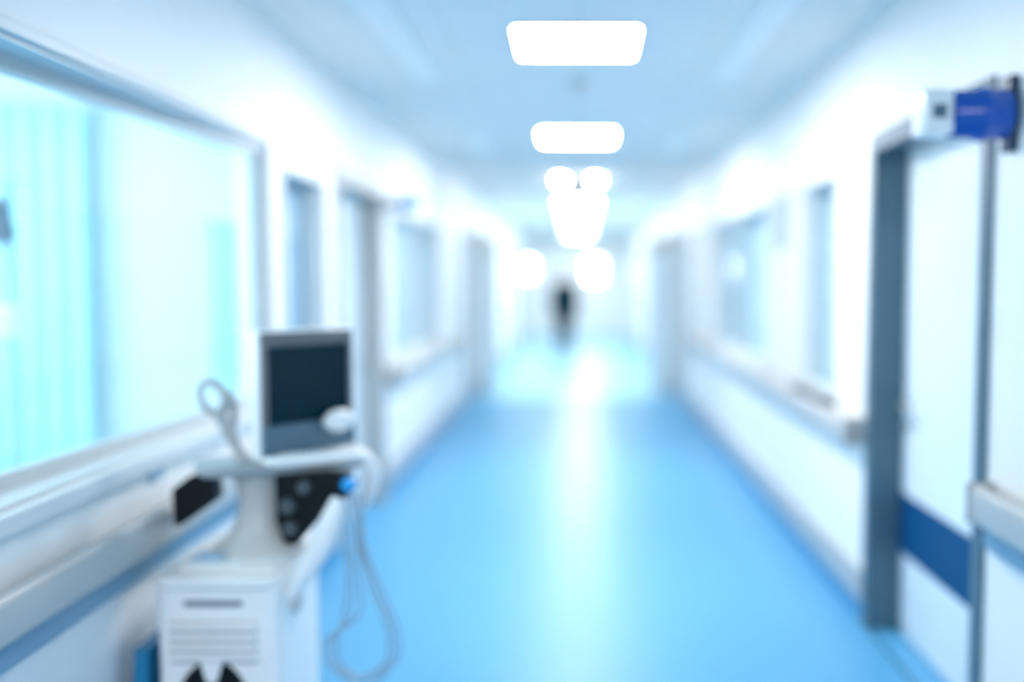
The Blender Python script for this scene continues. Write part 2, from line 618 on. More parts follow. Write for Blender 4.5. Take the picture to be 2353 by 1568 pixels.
# ------------------------------------------------------------------ doors in recesses
def door(n, xin, sgn, op, label, kick=True, frame='steel', leaf='leaf'):
    y0, y1, z0, z1 = op
    r = thing('door_%d' % n, (xin, (y0 + y1) / 2, 0), label, 'door', kind='structure')

    def bx(m_, d0, d1, ya, yb, za, zb, bev=0.0):
        a, b = sorted((xin + sgn * d0, xin + sgn * d1))
        m_.box(a, b, ya, yb, za, zb, bev)
    t = 0.03
    f = MB()
    bx(f, -0.015, TH, y0, y0 + t, 0, z1)
    bx(f, -0.015, TH, y1 - t, y1, 0, z1)
    bx(f, -0.015, TH, y0 + t, y1 - t, z1 - t, z1)
    bx(f, -0.015, 0, y0 - 0.045, y0, 0, z1 + 0.045)     # face of the frame on the wall
    bx(f, -0.015, 0, y1, y1 + 0.045, 0, z1 + 0.045)
    bx(f, -0.015, 0, y0, y1, z1, z1 + 0.045)
    f.build('door_frame', M[frame], r)
    l = MB()
    bx(l, 0.135, 0.185, y0 + t, y1 - t, 0.004, z1 - t)
    lf = l.build('door_leaf', M[leaf], r)
    if kick:
        k = MB()
        bx(k, 0.128, 0.135, y0 + t + 0.02, y1 - t, 0.36, 0.62, 0.002)
        tag(k.build('kick_plate', M['kick'], r), 'dark blue band across the door leaf')
    h = MB()
    yh = y1 - t - 0.07
    X = lambda d: xin + sgn * d
    rot = Matrix.Translation((X(0.135), yh, 1.01)) @ Matrix.Rotation(-sgn * PI / 2, 4, 'Y')
    h.lathe([(0.026, 0), (0.026, 0.008), (0.012, 0.010), (0.012, 0.05)], 20, rot)
    h.tube([(X(0.088), yh, 1.01), (X(0.082), yh - 0.03, 1.01), (X(0.082), yh - 0.12, 1.008)], 0.009, 10)
    rot2 = Matrix.Translation((X(0.135), yh, 0.92)) @ Matrix.Rotation(-sgn * PI / 2, 4, 'Y')
    h.lathe([(0.02, 0), (0.02, 0.008), (0.008, 0.01)], 16, rot2)
    tag(h.build('handle', M['chrome'], r, True), 'round metal door handle rose with lever')
    return r


door(1, XR, 1, R_DOOR, 'recessed white door with dark blue band, nearest on the right')
door(2, XL, -1, L_DOOR, 'recessed white door on the left, behind the medical cart', kick=False, frame='frame_grey')
for i, op in enumerate(FAR_L):
    door(3 + i, XL, -1, op, 'recessed pale door in the left wall, far along the corridor, number %s from the camera' % ('two', 'three', 'four', 'five')[i], kick=False, frame='frame_pale')
for i, op in enumerate(FAR_R):
    door(7 + i, XR, 1, op, 'recessed pale door in the right wall, far along the corridor, number %s from the camera' % ('two', 'three', 'four', 'five')[i], kick=False, frame='frame_pale')

# floor seam across the near right recess
mb = MB(); mb.box(XR - 0.006, XR + 0.006, R_DOOR[0] + 0.04, R_DOOR[1] - 0.04, 0, 0.002)
struct('trim_5', mb, M['navy'])


def gaps(ops, y_from, y_to):
    """wall runs between full-height openings"""
    out, y = [], y_from
    for o in sorted(o for o in ops if o[2] == 0):
        if o[0] - 0.05 > y:
            out.append((y, o[0] - 0.05))
        y = o[1] + 0.05
    if y < y_to:
        out.append((y, y_to))
    return out


runs_l = gaps([L_DOOR] + FAR_L, Y0, Y1)
runs_r = gaps([R_DOOR] + FAR_R, Y0, Y1)
for nm, xin, s, runs, k in (('left', XL, 1, runs_l, 1), ('right', XR, -1, runs_r, 2)):
    b = MB(); g = MB()
    for a, c in runs:
        x0_, x1_ = sorted((xin, xin + s * 0.012))
        b.box(x0_, x1_, a, c, 0, 0.10)
        x0_, x1_ = sorted((xin, xin + s * 0.020))
        g.box(x0_, x1_, a, c, 0.10, 0.235)
    struct('baseboard_' + nm, b, M['cove'])
    struct('trim_%d' % k, g, M['grey_band'])


# ------------------------------------------------------------------ handrails
def handrail(xin, s, ya, yb, label, strip=False, zt=0.925):
    zb = zt - 0.12
    r = thing('handrail', (xin + s * 0.05, (ya + yb) / 2, 0.74), label, 'handrail', 'grey handrails along both walls')
    x0_, x1_ = sorted((xin + s * 0.035, xin + s * 0.085))
    m_ = MB(); m_.box(x0_, x1_, ya + 0.015, yb - 0.015, zb, zt, 0.022, 4)
    m_.build('rail', M['rail'], r, True)
    for y_ in (ya, yb - 0.016):
        m_ = MB(); a, c = sorted((xin, xin + s * 0.087)); m_.box(a, c, y_, y_ + 0.016, zb - 0.003, zt + 0.003, 0.005)
        m_.build('end_cap', M['rail_cap'], r)
    nb = max(2, int((yb - ya) / 1.1))
    for k in range(nb):
        y_ = ya + 0.2 + (yb - ya - 0.4) * k / (nb - 1)
        m_ = MB(); a, c = sorted((xin, xin + s * 0.04)); m_.box(a, c, y_ - 0.03, y_ + 0.03, zb + 0.03, zt - 0.03, 0.004)
        m_.build('bracket', M['rail_cap'], r)
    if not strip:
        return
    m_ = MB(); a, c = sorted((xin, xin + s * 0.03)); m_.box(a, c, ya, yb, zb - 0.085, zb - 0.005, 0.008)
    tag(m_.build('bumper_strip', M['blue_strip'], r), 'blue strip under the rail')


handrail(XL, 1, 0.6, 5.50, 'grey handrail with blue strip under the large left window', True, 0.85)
handrail(XL, 1, 7.00, 11.45, 'grey handrail on the left wall beyond the left door')
handrail(XL, 1, 13.55, 15.45, 'grey handrail on the left wall past the pale floor edge')
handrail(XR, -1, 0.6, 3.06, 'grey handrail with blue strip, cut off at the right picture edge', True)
handrail(XR, -1, 4.47, 11.45, 'long grey handrail on the right wall beyond the near door')
handrail(XR, -1, 13.55, 14.9, 'grey handrail on the right wall past the pale floor edge')

# ------------------------------------------------------------------ boards on the right wall
def board(ya, yb, label, sheet):
    r = thing('notice_board', (XR, (ya + yb) / 2, 0.96), label, 'notice board', 'beige boards on the right wall')
    m_ = MB(); m_.box(XR - 0.022, XR - 0.0015, ya, yb, 0.96, 2.12, 0.004)
    m_.build('board', M['beige'], r)
    if sheet:
        m_ = MB(); m_.box(XR - 0.027, XR - 0.022, ya + 0.28, yb - 0.12, 1.74, 2.06)
        tag(m_.build('notice_sheet', M['notice'], r), 'plain grey notice sheet near the top of the board')


board(5.74, 6.70, 'tall beige wall board with a grey notice near its top', True)
board(9.55, 11.2, 'tall beige wall board further down the right wall, without notice', False)


# ------------------------------------------------------------------ call lamps over the doors
def call_lamp_right():
    z, y = 2.045, 2.985
    r = thing('call_lamp', (XR, y, z), 'big blue cylindrical lamp on the right wall by the near door', 'lamp')
    base = Matrix.Translation((XR, y, z)) @ Matrix.Rotation(-PI / 2, 4, 'Y')
    m_ = MB(); m_.box(XR - 0.028, XR, y - 0.035, y + 0.035, z - 0.112, z + 0.112, 0.008, 3)
    tag(m_.build('wall_plate', M['navy'], r, True), 'dark navy upright wall plate')
    m_ = MB(); m_.lathe([(0.072, 0.026), (0.074, 0.06), (0.078, 0.085), (0.081, 0.10), (0.078, 0.115), (0.071, 0.13), (0.070, 0.19), (0.066, 0.198)], 40, base)
    tag(m_.build('lens', M['lens_blue'], r, True), 'deep blue cylindrical lens')
    m_ = MB(); m_.box(XR - 0.285, XR - 0.198, y - 0.06, y + 0.06, z - 0.066, z + 0.066, 0.012, 3)
    b_ = m_.build('end_box', M['white_plastic'], r, True)
    tag(b_, 'light grey square end box')
    m_ = MB(); m_.box(XR - 0.262, XR - 0.222, y - 0.063, y - 0.06, z - 0.02, z + 0.02)
    m_.build('indicator', M['chin'], b_)


def call_lamp_left():
    z, y = 2.085, 7.02
    r = thing('call_lamp', (XL, y, z), 'small blue tipped lamp sticking out over the left door', 'lamp')
    base = Matrix.Translation((XL, y, z)) @ Matrix.Rotation(PI / 2, 4, 'Y')
    m_ = MB(); m_.lathe([(0.06, 0.0), (0.06, 0.012), (0.045, 0.016)], 32, base)
    m_.build('wall_plate', M['cart_grey'], r, True)
    m_ = MB(); m_.lathe([(0.042, 0.016), (0.042, 0.13)], 32, base)
    m_.build('arm', M['cart_grey'], r, True)
    m_ = MB(); m_.lathe([(0.050, 0.13), (0.054, 0.14), (0.054, 0.22), (0.045, 0.235)], 32, base)
    tag(m_.build('lens', M['lens_pale'], r, True), 'bright blue lens at the tip')


call_lamp_right()
call_lamp_left()


# ------------------------------------------------------------------ ceiling fittings
LAMP_Y = [4.79, 7.94, 14.8, 17.9, 21.0]
LAMP_WORD = ['nearest square ceiling light, large at the top of the picture', 'second square ceiling light down the corridor',
             'third square ceiling light, just past the hanging sign', 'fourth square ceiling light, deep in the corridor',
             'fifth square ceiling light, deep in the corridor behind the fourth']


def panel_light(x, y, glow, label, group):
    r = thing('ceiling_light', (x, y, CEIL), label, 'ceiling light', group)
    h, t = 0.30, 0.022
    f = MB()
    f.box(x - h, x - h + t, y - h, y + h, CEIL - 0.022, CEIL)
    f.box(x + h - t, x + h, y - h, y + h, CEIL - 0.022, CEIL)
    f.box(x - h + t, x + h - t, y - h, y - h + t, CEIL - 0.022, CEIL)
    f.box(x - h + t, x + h - t, y + h - t, y + h, CEIL - 0.022, CEIL)
    f.build('lamp_frame', M['lamp_frame'], r)
    d = MB(); d.box(x - h + t, x + h - t, y - h + t, y + h - t, CEIL - 0.016, CEIL)
    d.build('diffuser', glow, r)
    return r


first = panel_light(-0.01, LAMP_Y[0], M['lamp'], LAMP_WORD[0], 'square ceiling lights along the corridor')
for y, lab in zip(LAMP_Y[1:], LAMP_WORD[1:]):
    c = copy_tree(first)
    c.location = (-0.01, y, CEIL)
    c['label'] = lab
M['lamp_fill'] = emit('fill_lamp_diffuser', LAMP_COL, 110.0)  # added lamps behind the camera, filling the cart front with light
c = panel_light(-0.75, -1.9, M['lamp_fill'], 'left added square fill light, unseen behind the camera', 'added fill lights behind the camera')
c = copy_tree(c)
c.location = (0.75, -1.9, CEIL)
c['label'] = 'right added square fill light, unseen behind the camera'
M['lamp_end_fill'] = emit('end_fill_diffuser', LAMP_COL, 44.0)  # added lamp that brightens the lobby and end wall
panel_light(-0.01, 25.2, M['lamp_end_fill'], 'added dimmer square fill light brightening the lobby at the corridor end', 'added fill light of the lobby')
room = panel_light(-2.6, 2.0, M['lamp_room_fill'], 'added unseen ceiling light brightening the room behind the large left window, near end', 'added ceiling lights of the side room')
c = copy_tree(room)  # both room lamps are unseen, added to make the room bright
c.location = (-2.6, 4.2, CEIL)
c['label'] = 'added unseen ceiling light brightening the room behind the large left window, far end'

# pair of round downlights with the sign hanging between them
def downlight(x, label):
    r = thing('downlight', (x, 11.4, CEIL), label, 'ceiling light', 'round downlights beside the hanging sign')
    T = Matrix.Translation((x, 11.4, CEIL)) @ Matrix.Rotation(PI, 4, 'X')
    m_ = MB(); m_.lathe([(0.085, 0), (0.085, 0.006), (0.065, 0.012)], 32, T)
    m_.build('trim_ring', M['lamp_frame'], r, True)
    m_ = MB(); m_.lathe([(0.045, 0.012), (0.040, 0.03), (0.025, 0.042), (0.0, 0.046)], 32, T)
    m_.build('bulb', M['downlight'], r, True)


downlight(-0.205, 'round downlight left of the hanging grey sign')
downlight(0.195, 'round downlight right of the hanging grey sign')

r = thing('hanging_sign', (-0.005, 11.0, CEIL), 'blank dark grey sign hanging from the ceiling between round downlights', 'sign')
m_ = MB(); m_.box(-0.10, 0.09, 10.985, 11.015, 2.45, 2.60, 0.006)
m_.build('sign_panel', M['dark_grey'], r)
for x in (-0.07, 0.06):
    m_ = MB(); m_.tube([(x, 11.0, 2.598), (x, 11.0, CEIL)], 0.006, 8, sub=1)
    m_.build('hanger_rod', M['dark_grey'], r)


def diffuser_strip(x, ya, yb, label):
    r = thing('air_diffuser', (x, (ya + yb) / 2, CEIL), label, 'air diffuser', 'linear air diffusers in the ceiling')
    m_ = MB()
    m_.box(x - 0.07, x - 0.045, ya, yb, CEIL - 0.014, CEIL)
    m_.box(x + 0.045, x + 0.07, ya, yb, CEIL - 0.014, CEIL)
    m_.box(x - 0.045, x + 0.045, ya, ya + 0.025, CEIL - 0.014, CEIL)
    m_.box(x - 0.045, x + 0.045, yb - 0.025, yb, CEIL - 0.014, CEIL)
    m_.build('diffuser_frame', M['warm_white'], r)
    for k in range(3):
        xx = x - 0.032 + 0.032 * k
        m_ = MB(); m_.box(xx - 0.0145, xx + 0.0145, ya + 0.025, yb - 0.025, CEIL - 0.014, CEIL - 0.002)
        m_.build('blade', M['warm_white'], r)


for ya, yb, wd in ((2.9, 5.75, 'nearest'), (8.0, 9.2, 'second')):
    diffuser_strip(-0.85, ya, yb, wd + ' pale linear air diffuser on the left side of the ceiling')
    diffuser_strip(0.82, ya, yb, wd + ' pale linear air diffuser on the right side of the ceiling')

r = thing('smoke_detector', (0, 5.8, CEIL), 'small round smoke detector just beyond the nearest ceiling light', 'smoke detector')
T = Matrix.Translation((0, 5.8, CEIL)) @ Matrix.Rotation(PI, 4, 'X')
m_ = MB(); m_.lathe([(0.055, 0), (0.055, 0.012), (0.048, 0.018)], 28, T); m_.build('base', M['cart_grey'], r, True)
m_ = MB(); m_.lathe([(0.036, 0.018), (0.034, 0.036), (0.02, 0.046)], 28, T); m_.build('sensor_head', M['cart_grey'], r, True)

# ------------------------------------------------------------------ open fire door leaves at the pale floor edge
def fire_leaf(xin, s, wdt, label):
    y = 13.35
    r = thing('fire_door_leaf', (xin + s * wdt / 2, y, 0), label, 'door', 'open fire door leaves')
    xa, xb = sorted((xin + s * 0.10, xin + s * wdt))
    m_ = MB(); m_.box(xa, xb, y, y + 0.05, 0.008, 2.12, 0.003)
    m_.build('leaf', M['leaf'], r)
    m_ = MB()
    e = xb if s > 0 else xa
    m_.box(e - 0.012, e + 0.012, y - 0.006, y + 0.056, 0.006, 2.125)
    m_.box(xa, xb, y - 0.006, y, 1.92, 2.12)
    tag(m_.build('edge_strip', M['cart_grey'], r), 'grey metal edging')
    m_ = MB(); xa2, xb2 = sorted((xin, xin + s * 0.10)); m_.box(xa2, xb2, y - 0.02, y + 0.07, 0, 2.2)
    m_.build('jamb', M['cart_grey'], r)


fire_leaf(XR, -1, 0.34, 'pale fire door leaf standing open on the right, beyond the pale floor edge')
fire_leaf(XL, 1, 0.22, 'pale fire door leaf standing open on the left, beyond the pale floor edge')

# ------------------------------------------------------------------ small wall things
r = thing('wall_socket', (XL, 3.16, 0.955), 'small grey socket plate on the left wall under the window sill', 'socket')
m_ = MB(); m_.box(XL, XL + 0.012, 3.11, 3.21, 0.915, 0.965, 0.003)
m_.build('plate', M['blind'], r)

# ------------------------------------------------------------------ side room contents
def curtain(xa, xb, y, z0, z1, label, waves):
    r = thing('curtain', ((xa + xb) / 2, y, z0), label, 'curtain', 'aqua curtains in the side room')
    b = bmesh.new()
    n = waves * 8
    th = 0.006
    front, back = [], []
    for i in range(n + 1):
        x = xa + (xb - xa) * i / n
        yy = y + 0.025 * math.sin(2 * PI * i / 8)
        front.append((b.verts.new((x, yy - th, z0)), b.verts.new((x, yy - th, z1))))
        back.append((b.verts.new((x, yy + th, z0)), b.verts.new((x, yy + th, z1))))
    for i in range(n):
        b.faces.new((front[i][0], front[i + 1][0], front[i + 1][1], front[i][1]))
        b.faces.new((back[i][0], back[i][1], back[i + 1][1], back[i + 1][0]))
        b.faces.new((front[i][1], front[i + 1][1], back[i + 1][1], back[i][1]))
        b.faces.new((front[i][0], back[i][0], back[i + 1][0], front[i + 1][0]))
    for i in (0, n):
        b.faces.new((front[i][0], front[i][1], back[i][1], back[i][0]))
    bmesh.ops.recalc_face_normals(b, faces=b.faces[:])
    m_ = MB(); m_._merge(b)
    m_.build('cloth', M['curtain'], r, True)
    m_ = MB(); m_.tube([(xa - 0.05, y, z1 + 0.012), (xb + 0.05, y, z1 + 0.012)], 0.012, 10, sub=1)
    m_.build('curtain_rail', M['alu_light'], r, True)


curtain(-4.2, -2.60, 5.30, 0.15, 2.45, 'wide aqua curtain behind the large left window', 12)
curtain(-1.98, -1.74, 5.385, 0.95, 1.85, 'narrow aqua curtain at the right edge of the large window', 2)

r = thing('drip_stand', (-2.28, 4.0, 0), 'drip stand behind the glass at the left picture edge', 'drip stand')
m_ = MB(); m_.tube([(-2.28, 4.0, 0.12), (-2.28, 4.0, 1.95)], 0.013, 12, sub=1); pole = m_.build('pole', M['blind'], r, True)
m_ = MB()
for s in (-1, 1):
    m_.tube([(-2.28, 4.0, 1.94), (-2.28 + s * 0.06, 4.0, 1.95), (-2.28 + s * 0.11, 4.0, 1.93), (-2.28 + s * 0.12, 4.0, 1.96)], 0.006, 8)
m_.build('hook_bar', M['blind'], r, True)
m_ = MB(); m_.lathe([(0.03, 0.10), (0.03, 0.13), (0.013, 0.14)], 20, Matrix.Translation((-2.28, 4.0, 0))); m_.build('hub', M['blind'], r, True)
for k in range(5):
    a = 2 * PI * k / 5
    ex, ey = -2.28 + 0.26 * math.cos(a), 4.0 + 0.26 * math.sin(a)
    m_ = MB(); m_.tube([(-2.28, 4.0, 0.12), ((ex - 2.28) / 2, (ey + 4.0) / 2, 0.10), (ex, ey, 0.07)], 0.014, 10)
    lg = m_.build('leg', M['blind'], r, True)
    m_ = MB(); m_.lathe([(0.03, -0.012), (0.03, 0.012)], 18, Matrix.Translation((ex, ey, 0.03)) @ Matrix.Rotation(PI / 2, 4, 'X') )
    m_.build('caster', M['dark_grey'], lg, True)
m_ = MB(); m_.box(-2.335, -2.25, 3.955, 4.0, 1.32, 1.46, 0.01); tag(m_.build('pump_unit', M['white_plastic'], r, True), 'pale pump unit clamped to the pole')
r = thing('drip_bag', (-2.285, 3.985, 1.70), 'dark blue hanging drip bag at the left picture edge', 'drip bag')
m_ = MB(); m_.prism([(-2.33, 1.86), (-2.30, 1.88), (-2.27, 1.86), (-2.235, 1.73), (-2.26, 1.70), (-2.31, 1.70), (-2.335, 1.74)], 3.945, 3.975)
m_.build('bag', M['chin'], r)
m_ = MB(); m_.tube([(-2.285, 3.96, 1.70), (-2.29, 3.955, 1.60), (-2.28, 3.95, 1.46)], 0.004, 8); m_.build('tubing', M['blind'], r, True)

# ------------------------------------------------------------------ ultrasound cart
def cart():
    r = thing('medical_cart', (-1.05, 3.08, 0), 'white wheeled medical cart with dark monitor, by the left wall', 'medical cart')
    x0, x1, y0, y1 = -1.242, -0.880, 2.86, 3.33
    # wheels and base
    m_ = MB(); m_.vbox(x0 + 0.01, x1 + 0.01, y0 - 0.02, y1 + 0.03, 0.085, 0.135, 0.05, bev=0.008)
    base = m_.build('base', M['cart_grey'], r, True)
    for cx in (x0 + 0.055, x1 - 0.045):
        for cy in (y0 + 0.04, y1 - 0.03):
            m_ = MB(); m_.box(cx - 0.022, cx + 0.022, cy - 0.02, cy + 0.03, 0.05, 0.086, 0.006)
            ca = m_.build('caster', M['dark_grey'], r, True)
            m_ = MB(); m_.lathe([(0.03, -0.016), (0.038, -0.012), (0.038, 0.012), (0.03, 0.016)], 24,
                                Matrix.Translation((cx, cy + 0.015, 0.038)) @ Matrix.Rotation(PI / 2, 4, 'Y'))
            m_.build('wheel', M['black'], ca, True)
    # body
    m_ = MB(); m_.vbox(x0, x1, y0, y1, 0.135, 0.655, 0.035, 6, 0.006)
    m_.build('body', M['cart_white'], r, True)
    m_ = MB(); m_.vbox(x0 - 0.006, x1 + 0.006, y0 - 0.018, y1 + 0.004, 0.652, 0.690, 0.045, 6, 0.012)
    m_.build('top_rim', M['cart_white'], r, True)
    m_ = MB(); m_.vbox(x0 + 0.03, x1 - 0.008, y0 + 0.03, y1 - 0.01, 0.688, 0.712, 0.05, 6, 0.010)
    m_.build('lid', M['cart_white'], r, True)
    # front details
    m_ = MB(); m_.box(-1.155, -0.985, y0 - 0.003, y0 + 0.004, 0.600, 0.618, 0.002)
    tag(m_.build('handle_slot', M['slot'], r), 'dark grip slot across the front')
    m_ = MB(); m_.box(-1.198, -0.942, y0 - 0.006, y0 + 0.003, 0.432, 0.555, 0.002)  # grey sheet painting in the shade between the ridges
    tag(m_.build('ridge_shade_panel', M['ridge_shade'], r), 'grey panel painting the shade between the white ridges')
    for k in range(4):
        z = 0.543 - 0.030 * k
        m_ = MB(); m_.box(-1.200, -0.940, y0 - 0.018, y0 + 0.004, z - 0.0095, z + 0.0095, 0.006, 3)
        m_.build('ridge', M['cart_white'], r, True)
    arch = []
    for k in range(25):
        a = PI * k / 24
        arch.append((-1.075 + 0.130 * math.cos(a), 0.15 + 0.292 * math.sin(a) ** 0.8))
    m_ = MB(); m_.prism(arch, y0 - 0.006, y0 + 0.004)
    tag(m_.build('foot_recess', M['black'], r), 'black arched recess at the bottom of the front')
    m_ = MB(); m_.prism([(-1.107, 0.44), (-1.043, 0.44), (-1.058, 0.385), (-1.075, 0.37), (-1.092, 0.385)], y0 - 0.014, y0 - 0.002)
    m_.build('latch', M['cart_white'], r)
    m_ = MB(); m_.prism([(-1.10, 0.16), (-1.04, 0.16), (-1.055, 0.365), (-1.075, 0.375), (-1.095, 0.365)], y0 - 0.011, y0 - 0.002)
    tag(m_.build('pedal', M['chin'], r), 'blue grey pedal inside the recess')
    # round port on the right side
    T = Matrix.Translation((x1, 3.02, 0.575)) @ Matrix.Rotation(PI / 2, 4, 'Y')
    m_ = MB(); m_.lathe([(0.045, 0), (0.045, 0.012), (0.036, 0.020), (0.015, 0.022)], 28, T)
    m_.build('side_knob', M['cart_grey'], r, True)
    # neck
    prof = [(0.150, 0.705), (0.140, 0.725), (0.115, 0.745), (0.085, 0.775), (0.068, 0.82), (0.062, 0.87), (0.066, 0.92), (0.085, 0.955), (0.10, 0.965)]
    m_ = MB(); m_.lathe(prof, 36, Matrix.Translation((-1.005, 3.09, 0)), 1.0, 0.85)
    m_.build('neck', M['cart_grey'], r, True)
    # console tray, turned to the corridor
    T = Matrix.Translation((-0.955, 3.10, 0)) @ Matrix.Rotation(math.radians(24), 4, 'Z')
    m_ = MB(); m_.vbox(-0.235, 0.265, -0.12, 0.14, 0.966, 0.992, 0.06, 6, 0.010, mtx=T)
    m_.build('console_tray', M['tray_grey'], r, True)
    m_ = MB(); m_.vbox(-0.05, 0.285, -0.145, 0.13, 0.990, 1.016, 0.06, 6, 0.010, mtx=T)
    m_.build('keyboard_shelf', M['white_plastic'], r, True)
    m_ = MB()
    for i in range(9):
        for j in range(3):
            m_.box(-0.0 + i * 0.024, 0.019 + i * 0.024, -0.118 + j * 0.024, -0.099 + j * 0.024, 1.015, 1.020, mtx=T)
    m_.build('keys', M['white_plastic'], r)
    m_ = MB(); m_.tube([T @ Vector((0.262, -0.09, 0.99)), T @ Vector((0.285, -0.095, 0.95)), T @ Vector((0.280, -0.085, 0.885)), T @ Vector((0.262, -0.06, 0.83))], [0.026, 0.028, 0.022, 0.014], 14)
    m_.build('shelf_end', M['white_plastic'], r, True)
    # monitor on a swivel, facing the corridor
    Tm = Matrix.Translation((-0.860, 3.140, 0)) @ Matrix.Rotation(math.radians(50), 4, 'Z')
    m_ = MB(); m_.box(-0.176, 0.176, 0.0, 0.055, 1.000, 1.400, 0.012, 3, Tm)
    m_.box(-0.13, 0.13, 0.05, 0.105, 1.03, 1.36, 0.03, 3, Tm)
    mon = m_.build('monitor', M['white_plastic'], r, True)
    fm = MB()
    fm.box(-0.168, 0.168, -0.012, 0.002, 1.350, 1.394, 0.004, 2, Tm)
    fm.box(-0.168, -0.146, -0.012, 0.002, 1.108, 1.350, 0.004, 2, Tm)
    fm.box(0.152, 0.168, -0.012, 0.002, 1.108, 1.350, 0.004, 2, Tm)
    tag(fm.build('bezel', M['bezel'], mon, True), 'dark grey screen bezel')
    m_ = MB(); m_.box(-0.146, 0.152, -0.004, 0.001, 1.108, 1.350, mtx=Tm)
    tag(m_.build('screen', M['screen'], mon), 'switched off dark teal screen')
    m_ = MB(); m_.box(-0.170, 0.172, -0.018, 0.002, 1.004, 1.108, 0.006, 2, Tm)
    tag(m_.build('lower_bezel', M['chin'], mon, True), 'blue grey lower part of the monitor')
    m_ = MB(); m_.ball(Tm @ Vector((0.085, -0.045, 1.105)), (0.058, 0.03, 0.036), 24, Matrix.Rotation(math.radians(50), 4, 'Z'))
    tag(m_.build('handset', M['white_plastic'], mon, True), 'white rounded handset at the monitor corner')
    m_ = MB(); m_.lathe([(0.05, 0.99), (0.04, 1.005), (0.035, 1.03)], 24, Matrix.Translation((-0.88, 3.165, 0)))
    m_.build('swivel', M['cart_grey'], r, True)
    # ring shaped handle, left of the monitor
    m_ = MB()
    Y = 3.05
    ring = []
    for k in range(12):
        a = 2 * PI * k / 12
        ex, ez = 0.036 * math.cos(a), 0.050 * math.sin(a)
        th = math.radians(24)
        ring.append((-1.128 + ex * math.cos(th) - ez * math.sin(th), Y + 0.0, 1.195 + ex * math.sin(th) + ez * math.cos(th)))
    m_.tube(ring, [0.013, 0.013, 0.012, 0.011, 0.010, 0.010, 0.011, 0.013, 0.015, 0.017, 0.018, 0.016], 12, True, 4)
    m_.tube([(-1.115, Y, 1.150), (-1.085, Y, 1.095), (-1.055, Y, 1.035), (-1.03, Y, 0.985)], [0.018, 0.020, 0.016, 0.018], 12)
    m_.tube([(-1.088, Y + 0.005, 1.212), (-1.068, Y + 0.01, 1.175), (-1.066, Y + 0.01, 1.130), (-1.075, Y + 0.005, 1.085)], [0.013, 0.014, 0.013, 0.012], 12)
    m_.build('grab_handle', M['handle_grey'], r, True)
    # probe holders below the tray
    Th = Matrix.Translation((-1.195, 3.06, 0.885)) @ Matrix.Rotation(math.radians(-18), 4, 'Y')
    m_ = MB(); m_.prism([(-1.125, 0.972), (-1.20, 0.950), (-1.252, 0.91), (-1.250, 0.795), (-1.225, 0.80), (-1.12, 0.875)], 3.03, 3.10)
    m_.build('side_holder', M['black'], r)
    m_ = MB(); m_.prism([(-0.925, 0.965), (-0.700, 0.965), (-0.705, 0.895), (-0.775, 0.85), (-0.865, 0.745), (-0.90, 0.75), (-0.925, 0.82)], 3.00, 3.06)
    hold = m_.build('probe_holder', M['black'], r)
    for (px_, pz_, rr) in ((-0.885, 0.868, 0.025), (-0.878, 0.800, 0.022), (-0.835, 0.925, 0.022)):
        m_ = MB(); m_.lathe([(rr, 0), (rr, 0.02), (rr * 0.7, 0.03)], 20, Matrix.Translation((px_, 3.002, pz_)) @ Matrix.Rotation(PI / 2, 4, 'X'))
        m_.build('probe_socket', M['dark_grey'], hold, True)
    m_ = MB(); m_.lathe([(0.022, 0), (0.024, 0.03), (0.014, 0.045)], 18, Matrix.Translation((-0.698, 3.01, 0.935)) @ Matrix.Rotation(PI / 2, 4, 'X'))
    tag(m_.build('probe_plug', M['lens_pale'], r, True), 'bright blue plug under the keyboard shelf')
    # curved side arm from the tray down to the body
    m_ = MB(); m_.tube([(-0.728, 2.985, 0.895), (-0.748, 2.975, 0.835), (-0.775, 2.965, 0.765), (-0.818, 2.95, 0.69), (-0.850, 2.94, 0.635), (-0.868, 2.93, 0.605)], [0.020, 0.034, 0.038, 0.034, 0.024, 0.015], 16)
    m_.build('side_arm', M['white_plastic'], r, True)
    m_ = MB(); m_.box(-1.16, -1.07, 2.93, 3.02, 0.712, 0.725, 0.003)
    tag(m_.build('clip_tray', M['blind'], r), 'small pale blue tray on the lid')
    # hanging probe cables
    for off in (0.0, 0.016, 0.034):
        m_ = MB()
        m_.tube([(-0.735 + off, 3.01, 0.915), (-0.715 + off, 2.995, 0.80), (-0.705 + off, 2.985, 0.66), (-0.715 + off * 1.5, 2.975, 0.54), (-0.735 - off, 2.965, 0.46),
                 (-0.72 - off, 2.96, 0.385), (-0.655, 2.955, 0.355 - off), (-0.585 + off, 2.96, 0.40), (-0.585 + off, 2.965, 0.50), (-0.635 + off, 2.98, 0.62),
                 (-0.672 + off * 0.5, 2.99, 0.76), (-0.69 + off, 3.01, 0.905)], 0.0045, 8)
        m_.build('probe_cable', M['cable'], r, True)
    return r


cart()

r = thing('waste_bin', (-1.283, 2.98, 0), 'narrow blue bin squeezed between the cart and the left wall', 'bin')
m_ = MB(); m_.hexa([(-1.335, 2.83, 0), (-1.262, 2.83, 0), (-1.262, 3.08, 0), (-1.335, 3.08, 0)],
                   [(-1.30, 2.85, 0.46), (-1.263, 2.85, 0.46), (-1.263, 3.06, 0.46), (-1.30, 3.06, 0.46)])
m_.build('bin_body', M['blue_plastic'], r)
m_ = MB(); m_.box(-1.304, -1.259, 2.845, 3.065, 0.46, 0.475, 0.004); m_.build('lid', M['blue_plastic'], r)


